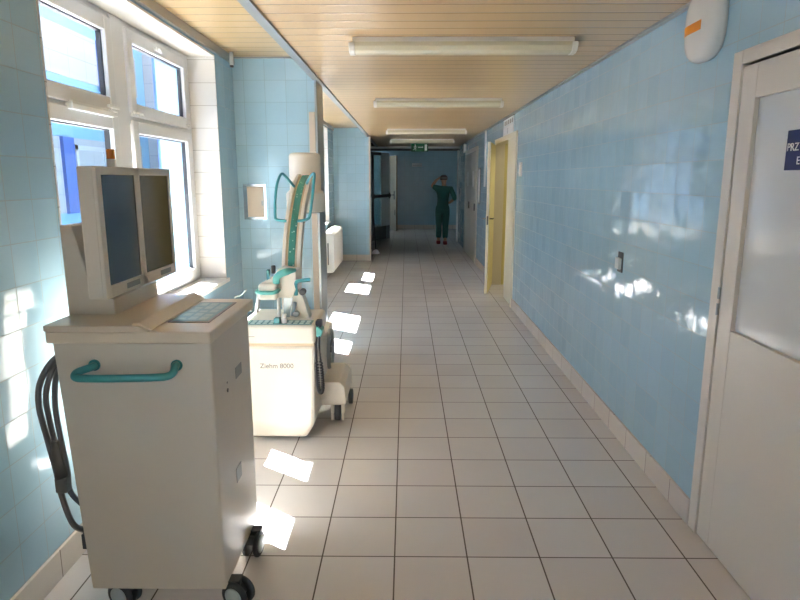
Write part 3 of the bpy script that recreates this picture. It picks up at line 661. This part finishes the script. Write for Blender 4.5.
    tube(bm, [(-.62, 4.25, .40), (-.535, 4.25, .40)], .02, 12); obj('spoke', bm, 'rubber', hw)
    # side leg housing with caster
    bm = new(); prism(bm, [(-.62, .13), (-.405, .13), (-.395, .15), (-.405, .255), (-.44, .29), (-.62, .29)], 'y', 3.86, 4.30, .006); lg = obj('outrigger', bm, 'cream', r)
    bm = new(); box(bm, -.62, -.55, 3.95, 4.5, .10, .55, .01); obj('chassis', bm, 'cream', r)
    bm = new(); cyl(bm, (-.476, 3.93, .068), .068, .036, 'x', 28, .006); wh = obj('wheel', bm, 'rubber', lg)
    for x in (-.495, -.425):
        bm = new(); x -= .006; box(bm, x, x + .02, 3.875, 3.95, .06, .135, .004); box(bm, x + .002, x + .018, 3.865, 3.89, .02, .065, .003); obj('fork', bm, 'cream', lg)
    bm = new(); cyl(bm, (-.415, 4.24, .055), .055, .03, 'x', 24, .005); obj('wheel', bm, 'rubber', lg)
    # hand switch with its curly lead, hooked on the right flank
    bm = new(); prism(bm, [(-.580, .66), (-.515, .66), (-.505, .70), (-.53, .725), (-.580, .73)], 'y', 3.60, 3.70, .006); hs = obj('hand_switch', bm, 'teal2', r)
    B('switch_grip', 'rubber', hs, (-.55, -.515, 3.62, 3.69, .715, .755), bev=.005)
    bm = new(); pts = []
    base = spline([(-.545, 3.60, .665), (-.543, 3.58, .58), (-.537, 3.57, .45), (-.533, 3.57, .35), (-.520, 3.57, .315), (-.507, 3.57, .35), (-.509, 3.57, .45), (-.522, 3.58, .58), (-.525, 3.60, .665)], 40)
    for k, p in enumerate(base):
        a = k * 1.15; pts.append(p + Vector((math.cos(a) * .007, math.sin(a) * .007, 0)) * (1 if 60 < k < len(base) - 60 else .25))
    tube(bm, pts, .0055, 6); obj('curly_lead', bm, 'black', hs)
    return r
c_arm_machine()

# ------------------------------------------------------------------ radiators
def radiator(y0, y1, x0, x1, z0, z1, label, lever=False):
    r = thing('radiator', label, 'radiator', ((x0 + x1) / 2, (y0 + y1) / 2, 0), 'white radiators under the windows')
    n = int((y1 - y0) / .06); cx = (x0 + x1) / 2
    for k in range(n):
        y = y0 + (k + .5) * (y1 - y0) / n
        prof = [(x0, z0 + .03), (x0 + .03, z0), (x1 - .03, z0), (x1, z0 + .03), (x1, z1 - .05), (x1 - .03, z1 - .008), (cx, z1), (x0 + .03, z1 - .008), (x0, z1 - .05)]
        bm = new(); prism(bm, prof, 'y', y - .024, y + .024, .008)
        o = obj('column', bm, 'rad', r)
    bm = new(); tube(bm, [(cx, y0, z0 + .06), (cx, y1, z0 + .06)], .018, 10); tube(bm, [(cx, y0, z1 - .06), (cx, y1, z1 - .06)], .018, 10)
    obj('header_pipe', bm, 'rad', r)
    for y in (y0 + .15, y1 - .15): B('bracket', 'rad', r, (XL + .003, cx, y - .012, y + .012, z0 + .2, z0 + .23))
    return r, cx
R2, cx = radiator(9.75, 11.15, -1.345, -1.15, .12, .775, 'white column radiator under the far window, past the pier')
bm = new(); box(bm, cx - .005, cx + .012, 9.742, 9.75, .25, .60, .003); obj('end_slot', bm, 'fardark', R2)
bm = new(); tube(bm, [(cx, 9.80, .755), (cx, 9.74, .755), (cx + .10, 9.72, .76)], .016, 10); obj('air_valve', bm, 'rad', R2)
R1, cx = radiator(3.35, 4.40, -1.345, -1.19, .12, .70, 'white column radiator behind the twin-screen cart')
bm = new(); tube(bm, [(cx, 4.40, .66), (cx, 4.46, .66)], .02, 12); cyl(bm, (cx + .03, 4.46, .66), .026, .09, 'x', 16, .004); obj('thermostat_valve', bm, 'whitep', R1)
bm = new(); tube(bm, spline([(cx + .03, 4.46, .70), (cx + .0, 4.45, .74), (cx + .05, 4.45, .76), (cx + .09, 4.45, .80)], 6), .005, 8); obj('sensor_wire', bm, 'steel', R1)

# ------------------------------------------------------------------ wall and ceiling fittings
# emergency lamp high on the right wall
def pill(hx, a, b):
    return hx, a, b
e = thing('emergency_light', 'white rounded emergency lamp with orange sticker high on the right wall', 'emergency light', (XR, 2.96, 2.27))
bm = new(); n = 40
def sup(a, ry, rz): 
    c, s = math.cos(a), math.sin(a); p = 2 / 2.7
    return ry * math.copysign(abs(c) ** p, c), rz * math.copysign(abs(s) ** p, s)
RG = ((0, .96), (-.02, 1.0), (-.045, .97), (-.06, .88), (-.070, .70), (-.075, .45))
LY, LZ, RY, RZ = 2.893, 2.268, .147, .162
rings = []
for (x, k) in RG:
    ring = []
    for i in range(n):
        y, z = sup(2 * PI * i / n, RY * k, RZ * k); ring.append(bm.verts.new((XR + x, LY + y, LZ + z)))
    rings.append(ring)
for A, Bq in zip(rings, rings[1:]):
    for i in range(n): f = bm.faces.new((A[i], A[(i + 1) % n], Bq[(i + 1) % n], Bq[i])); f.smooth = True
f = bm.faces.new(rings[-1]); f.smooth = True; bm.faces.new(rings[0][::-1])
obj('cover', bm, 'whitep', e)
def lamp_x(y, z):
    rho = (abs((y - LY) / RY) ** 2.7 + abs((z - LZ) / RZ) ** 2.7) ** (1 / 2.7)
    R_ = RG[1:]
    if rho <= R_[-1][1]: return R_[-1][0]
    for (xa_, ka), (xb_, kb) in zip(R_, R_[1:]):
        if kb <= rho <= ka: return xb_ + (xa_ - xb_) * (rho - kb) / (ka - kb)
    return R_[0][0]
bm = new(); gr = []
for i in range(13):
    y = 2.83 + .195 * i / 12
    gr.append([bm.verts.new((XR + lamp_x(y, z) - .0015, y, z)) for z in (2.232, 2.272)])
for p, q in zip(gr, gr[1:]): bm.faces.new((p[0], p[1], q[1], q[0]))
o_ = bmesh.ops.extrude_face_region(bm, geom=list(bm.faces)); bmesh.ops.translate(bm, vec=(.002, 0, 0), verts=[v for v in o_['geom'] if isinstance(v, bmesh.types.BMVert)])
obj('orange_sticker', bm, 'orange_tape', e)
# socket on the right wall
s = thing('wall_socket', 'small dark-edged socket alone on the blue right wall', 'wall socket', (XR, 3.82, 1.03))
B('back_plate', 'rubber', s, (XR - .008, XR, 3.775, 3.855, 1.03, 1.155), bev=.002); B('socket_front', 'hub', s, (XR - .028, XR - .008, 3.78, 3.85, 1.05, 1.12), bev=.006)
# light switch by the yellow room
s = thing('light_switch', 'small white light switch on the wall beside the yellow room door', 'light switch', (XR, 7.35, 1.6))
B('plate', 'whitep', s, (XR - .012, XR, 7.28, 7.40, 1.63, 1.79), bev=.003); B('rocker', 'doorcream', s, (XR - .018, XR - .012, 7.31, 7.37, 1.66, 1.76), bev=.002)
# sign above the yellow room door
s = thing('door_sign', 'white two-row room sign on the wall above the yellow room door', 'sign', (XR, 8.3, 2.2))
B('board', 'white', s, (XR - .012, XR, 7.92, 8.72, 2.165, 2.275)); B('upper_board', 'palestile', s, (XR - .010, XR, 7.92, 8.72, 2.278, 2.378))
B('edge', 'fardark', s, (XR - .016, XR, 7.90, 8.74, 2.155, 2.166), (XR - .016, XR, 7.90, 8.74, 2.378, 2.386))
obj('lettering', text_bm('I', .10, frame4((XR - .0126, 8.36, 2.185), (0, -1, 0), (0, 0, 1))), 'ink', s)
bm = new()
for k in range(5): box(bm, XR - .0115, XR - .0100, 7.98 + k * .14, 8.06 + k * .14, 2.30, 2.355)
obj('worn_marks', bm, 'inkgrey', s)
# navy door sign on the near door
s = thing('navy_sign', 'navy blue sign with white lettering on the frosted door panel', 'sign', (XR + .016, 2.05, 1.63))
B('plate', 'navy', s, (XR + .012, XR + .016, 2.262 - .33, 2.262, 1.630, 1.768), bev=.0015)
M1 = frame4((XR + .0114, 2.256, 1.697), (0, -1, 0), (0, 0, 1)); obj('lettering', text_bm('PRZ', .038, M1), 'white', s)
M2 = frame4((XR + .0114, 2.194, 1.650), (0, -1, 0), (0, 0, 1)); obj('lettering', text_bm('E', .038, M2), 'white', s)
# metal access panel on the pier
s = thing('access_panel', 'silver-framed cream access hatch on the blue pier', 'access panel', (-1.26, 5.25, 1.26))
B('frame', 'chrome', s, (-1.375, -1.18, 5.242, 5.25, 1.262, 1.284), (-1.375, -1.18, 5.242, 5.25, 1.536, 1.558), (-1.375, -1.340, 5.242, 5.25, 1.284, 1.536), (-1.202, -1.18, 5.242, 5.25, 1.284, 1.536), bev=.002)
hd = B('hatch', 'beige', s, (-1.340, -1.202, 5.244, 5.25, 1.284, 1.536)); B('latch', 'steel', hd, (-1.222, -1.212, 5.238, 5.245, 1.38, 1.42), bev=.002)
# small pipe hanging from the ceiling corner
s = thing('pipe_stub', 'short white pipe stub hanging from the alcove ceiling corner', 'pipe', (-1.39, 5.12, 2.4))
bm = new(); tube(bm, [(-1.365, 5.05, ZA), (-1.365, 5.05, 2.47)], .016, 12); obj('tube', bm, 'whitep', s)
bm = new(); cyl(bm, (-1.365, 5.05, 2.455), .014, .018, n=12); obj('tip', bm, 'fardark', s)
# exit sign
s = thing('exit_sign', 'green exit sign with running figure and arrow hanging from the ceiling', 'exit sign', (.28, 13.4, 2.4))
B('case', 'green', s, (.10, .46, 13.38, 13.42, 2.17, 2.335), bev=.004)
B('hanger', 'alu', s, (.15, .17, 13.39, 13.41, 2.335, ZC), (.39, .41, 13.39, 13.41, 2.335, ZC))
y = 13.378; DZS = -.032
bm = new(); lathe(bm, (.185, y, 2.335), [(0, 0), (.013, 0), (.013, .003), (0, .003)], 'y', 12, False)
for p in ([(.18, 2.32), (.195, 2.32), (.19, 2.27), (.17, 2.27)], [(.19, 2.275), (.205, 2.26), (.20, 2.225), (.19, 2.225), (.192, 2.255), (.178, 2.27)], [(.17, 2.275), (.182, 2.27), (.165, 2.24), (.14, 2.235), (.14, 2.245), (.16, 2.25)], [(.195, 2.315), (.215, 2.295), (.225, 2.30), (.22, 2.29), (.212, 2.285), (.193, 2.305)], [(.18, 2.315), (.16, 2.305), (.155, 2.285), (.162, 2.285), (.168, 2.30), (.18, 2.305)]):
    prism(bm, p, 'y', y, y + .003)
bmesh.ops.translate(bm, vec=(0, 0, DZS), verts=bm.verts); obj('running_figure', bm, 'white', s)
bm = new(); box(bm, .245, .33, y, y + .003, 2.283, 2.297); prism(bm, [(.33, 2.31), (.355, 2.29), (.33, 2.27)], 'y', y, y + .003); bmesh.ops.translate(bm, vec=(0, 0, DZS), verts=bm.verts); obj('arrow', bm, 'white', s)
B('door_symbol', 'white', s, (.385, .435, y, y + .003, 2.19, 2.315))
# conduit, notices, small box on the right wall far down
tag(B('cable_duct', 'whitep', None, (XR - .025, XR, 10.60, 10.68, 1.47, ZC - .014), base=(XR, 10.64, 1.47)), 'white cable duct coming down the right wall past the yellow room', 'cable duct')
s = thing('notice_frame', 'tall narrow framed notice on the right wall before the grey door', 'notice', (XR, 11.4, 1.2))
B('frame', 'fardark', s, (XR - .012, XR, 11.28, 11.62, 1.15, 1.80)); B('sheet', 'white', s, (XR - .015, XR - .012, 11.31, 11.52, 1.18, 1.77))
tag(B('junction_box', 'whitep', None, (XR - .06, XR, 14.1, 14.3, 2.18, 2.36), bev=.006, base=(XR, 14.2, 2.18)), 'small white box high on the right wall past the grey door', 'box')
s = thing('wall_notice', 'small white notice on the dark far wall', 'notice', (.2, YF, 1.8))
B('sheet', 'palestile', s, (.18, .50, YF - .006, YF, 1.98, 2.10)); B('line', 'ink', s, (.2, .48, YF - .008, YF - .006, 2.03, 2.04))
# mop leaning past the far pier
s = thing('mop', 'black-handled mop with a white head beyond the far pier', 'mop', (-.64, 13.2, 0))
bm = new(); tube(bm, [(-.650, 13.25, .06), (-.733, 13.4, 1.05)], .014, 10); obj('handle', bm, 'black', s)
bm = new()
for k in range(26):
    a = random.uniform(0, 2 * PI); q = random.uniform(.03, .11)
    tube(bm, spline([(-.65, 13.25, .10), (-.65 + q * .5 * math.cos(a), 13.25 + q * .5 * math.sin(a), .08), (-.65 + q * math.cos(a), 13.25 + q * math.sin(a), .012)], 4), .010, 6)
obj('mop_head', bm, 'white', s)

# ------------------------------------------------------------------ person in green scrubs
def skin_bm(chains, sub=1):
    """chains: list of [(x,y,z,r)...]; all chains start at an existing vertex of a former chain or at their own root"""
    me = bpy.data.meshes.new('s'); bm = new(); lay = bm.verts.layers.skin.verify(); idx = {}
    first = True
    for ch in chains:
        prev = None
        for (x, y, z, rad) in ch:
            k = (round(x, 4), round(y, 4), round(z, 4))
            if k not in idx:
                v = bm.verts.new((x, y, z)); v[lay].radius = (rad, rad); idx[k] = v
                if first: v[lay].use_root = True; first = False
            v = idx[k]
            if prev is not None and prev is not v: bm.edges.new((prev, v))
            prev = v
    bm.to_mesh(me); bm.free()
    o = bpy.data.objects.new('s', me); C.objects.link(o)
    m = o.modifiers.new('k', 'SKIN'); m.use_smooth_shade = True
    u = o.modifiers.new('u', 'SUBSURF'); u.levels = sub
    bpy.context.view_layer.update()
    me2 = bpy.data.meshes.new_from_object(o.evaluated_get(bpy.context.evaluated_depsgraph_get()))
    out = new(); out.from_mesh(me2); bpy.data.objects.remove(o); bpy.data.meshes.remove(me); bpy.data.meshes.remove(me2)
    return out
def person():
    px, py = .90, 15.45
    r = thing('person', 'person in green scrubs walking away at the far end, hand raised to the face', 'person', (px, py, 0))
    def q(pts): return [(px + a, py + b, c, d) for a, b, c, d in pts]
    pel = (0, 0, .93, .105)
    spine = [pel, (.005, .01, 1.05, .125), (.015, .03, 1.22, .14), (.025, .045, 1.36, .12), (.03, .05, 1.42, .06), (.03, .06, 1.49, .05), (.025, .07, 1.56, .075), (.025, .075, 1.63, .075), (.025, .07, 1.665, .05)]
    lf = [pel, (-.085, -.005, .86, .078), (-.085, .06, .48, .062), (-.095, -.03, .10, .042), (-.095, .02, .05, .04), (-.095, .14, .035, .03)]
    rf = [pel, (.085, 0, .86, .078), (.075, -.02, .48, .062), (.065, -.17, .10, .042), (.065, -.13, .05, .04), (.065, -.02, .035, .03)]
    la = [(.025, .045, 1.36, .12), (-.15, .03, 1.38, .06), (-.265, .08, 1.43, .045), (-.16, .17, 1.56, .036), (-.105, .19, 1.61, .026)]
    ra = [(.025, .045, 1.36, .12), (.20, .03, 1.36, .06), (.29, -.03, 1.13, .045), (.19, .15, 1.02, .034), (.14, .19, 1.01, .026)]
    hands = []
    for w_, d in (((-.105, .19, 1.61), Vector((.55, -.1, .35))), ((.14, .19, 1.01), Vector((-.7, .2, -.1)))):
        d = d.normalized(); sd_ = d.cross(Vector((0, .3, 1))).normalized()
        for k, (sp_, ln) in enumerate(((-.026, .06), (-.009, .072), (.009, .07), (.026, .055))):
            b0 = Vector(w_); b1 = b0 + d * .05 + sd_ * sp_; b2 = b1 + d * ln * .6; b3 = b2 + (d + Vector((0, .3, -.2))).normalized() * ln * .45
            hands.append([(w_[0], w_[1], w_[2], .026), (*b1, .011), (*b2, .009), (*b3, .008)])
        b1 = Vector(w_) + d * .02 + sd_ * -.035; b2 = b1 + d * .035 + sd_ * -.01
        hands.append([(w_[0], w_[1], w_[2], .026), (*b1, .011), (*b2, .009)])
    body = obj('body', skin_bm([q(c) for c in [spine, lf, rf, la, ra] + hands], 2), 'skin', r)
    # face details (turned away)
    hx, hy, hz = px + .025, py + .07, 1.60
    bm = new(); tube(bm, [(hx, hy + .075, hz + .015), (hx, hy + .105, hz - .012), (hx, hy + .085, hz - .02)], [.009, .014, .01], 8)
    for s_ in (-1, 1): lathe(bm, (hx + s_ * .078, hy, hz - .03), [(0, 0), (.012, .005), (.018, .03), (.012, .055), (0, .06)], 'z', 10)
    obj('nose_and_ears', bm, 'skin', body)
    bm = new()
    for s_ in (-1, 1): lathe(bm, (hx + s_ * .03, hy + .078, hz + .01), [(0, 0), (.009, .005), (.009, .011), (0, .016)], 'z', 10)
    obj('eyes', bm, 'ink', body)
    bm = new(); tube(bm, [(hx - .025, hy + .082, hz - .045), (hx, hy + .088, hz - .046), (hx + .025, hy + .082, hz - .045)], .005, 8); obj('mouth', bm, 'clog', body)
    bm = new(); lathe(bm, (hx, hy - .012, hz - .02), [(.088, 0), (.094, .03), (.092, .07), (.07, .105), (.035, .122), (0, .126)], 'z', 24); obj('hair', bm, 'hair', r)
    bm = new(); lathe(bm, (hx, hy - .010, hz + .012), [(.097, 0), (.099, .012), (.097, .026), (.092, .026)], 'z', 24); obj('head_strap', bm, 'cap', r)
    # clothes
    top = [[(0, 0, .82, .175), (0, 0, .93, .165), (.005, .01, 1.05, .145), (.015, .03, 1.22, .16), (.025, .045, 1.36, .135), (.03, .05, 1.425, .07)],
           [(.025, .045, 1.36, .135), (-.15, .03, 1.38, .078), (-.262, .08, 1.428, .064)], [(.025, .045, 1.36, .135), (.20, .03, 1.36, .078), (.298, -.038, 1.14, .062), (.285, 0, 1.08, .055)]]
    obj('scrub_top', skin_bm([q(c) for c in top], 2), 'scrub', r)
    tr = [[(0, .005, 1.03, .14), (0, 0, .93, .158), (-.085, -.005, .84, .12), (-.085, .055, .48, .082), (-.095, -.02, .13, .07)], [(0, 0, .93, .158), (.085, 0, .84, .12), (.075, -.02, .48, .082), (.065, -.15, .13, .07)]]
    obj('trousers', skin_bm([q(c) for c in tr], 2), 'scrub', r)
    for fx, fy in ((-.095, .05), (.065, -.10)):
        bm = new(); prism(bm, [(py + fy - .11, 0), (py + fy + .16, 0), (py + fy + .17, .03), (py + fy + .10, .075), (py + fy - .0, .10), (py + fy - .10, .085), (py + fy - .12, .04)], 'x', px + fx - .048, px + fx + .048, .015); obj('clog', bm, 'clog', r)
person()
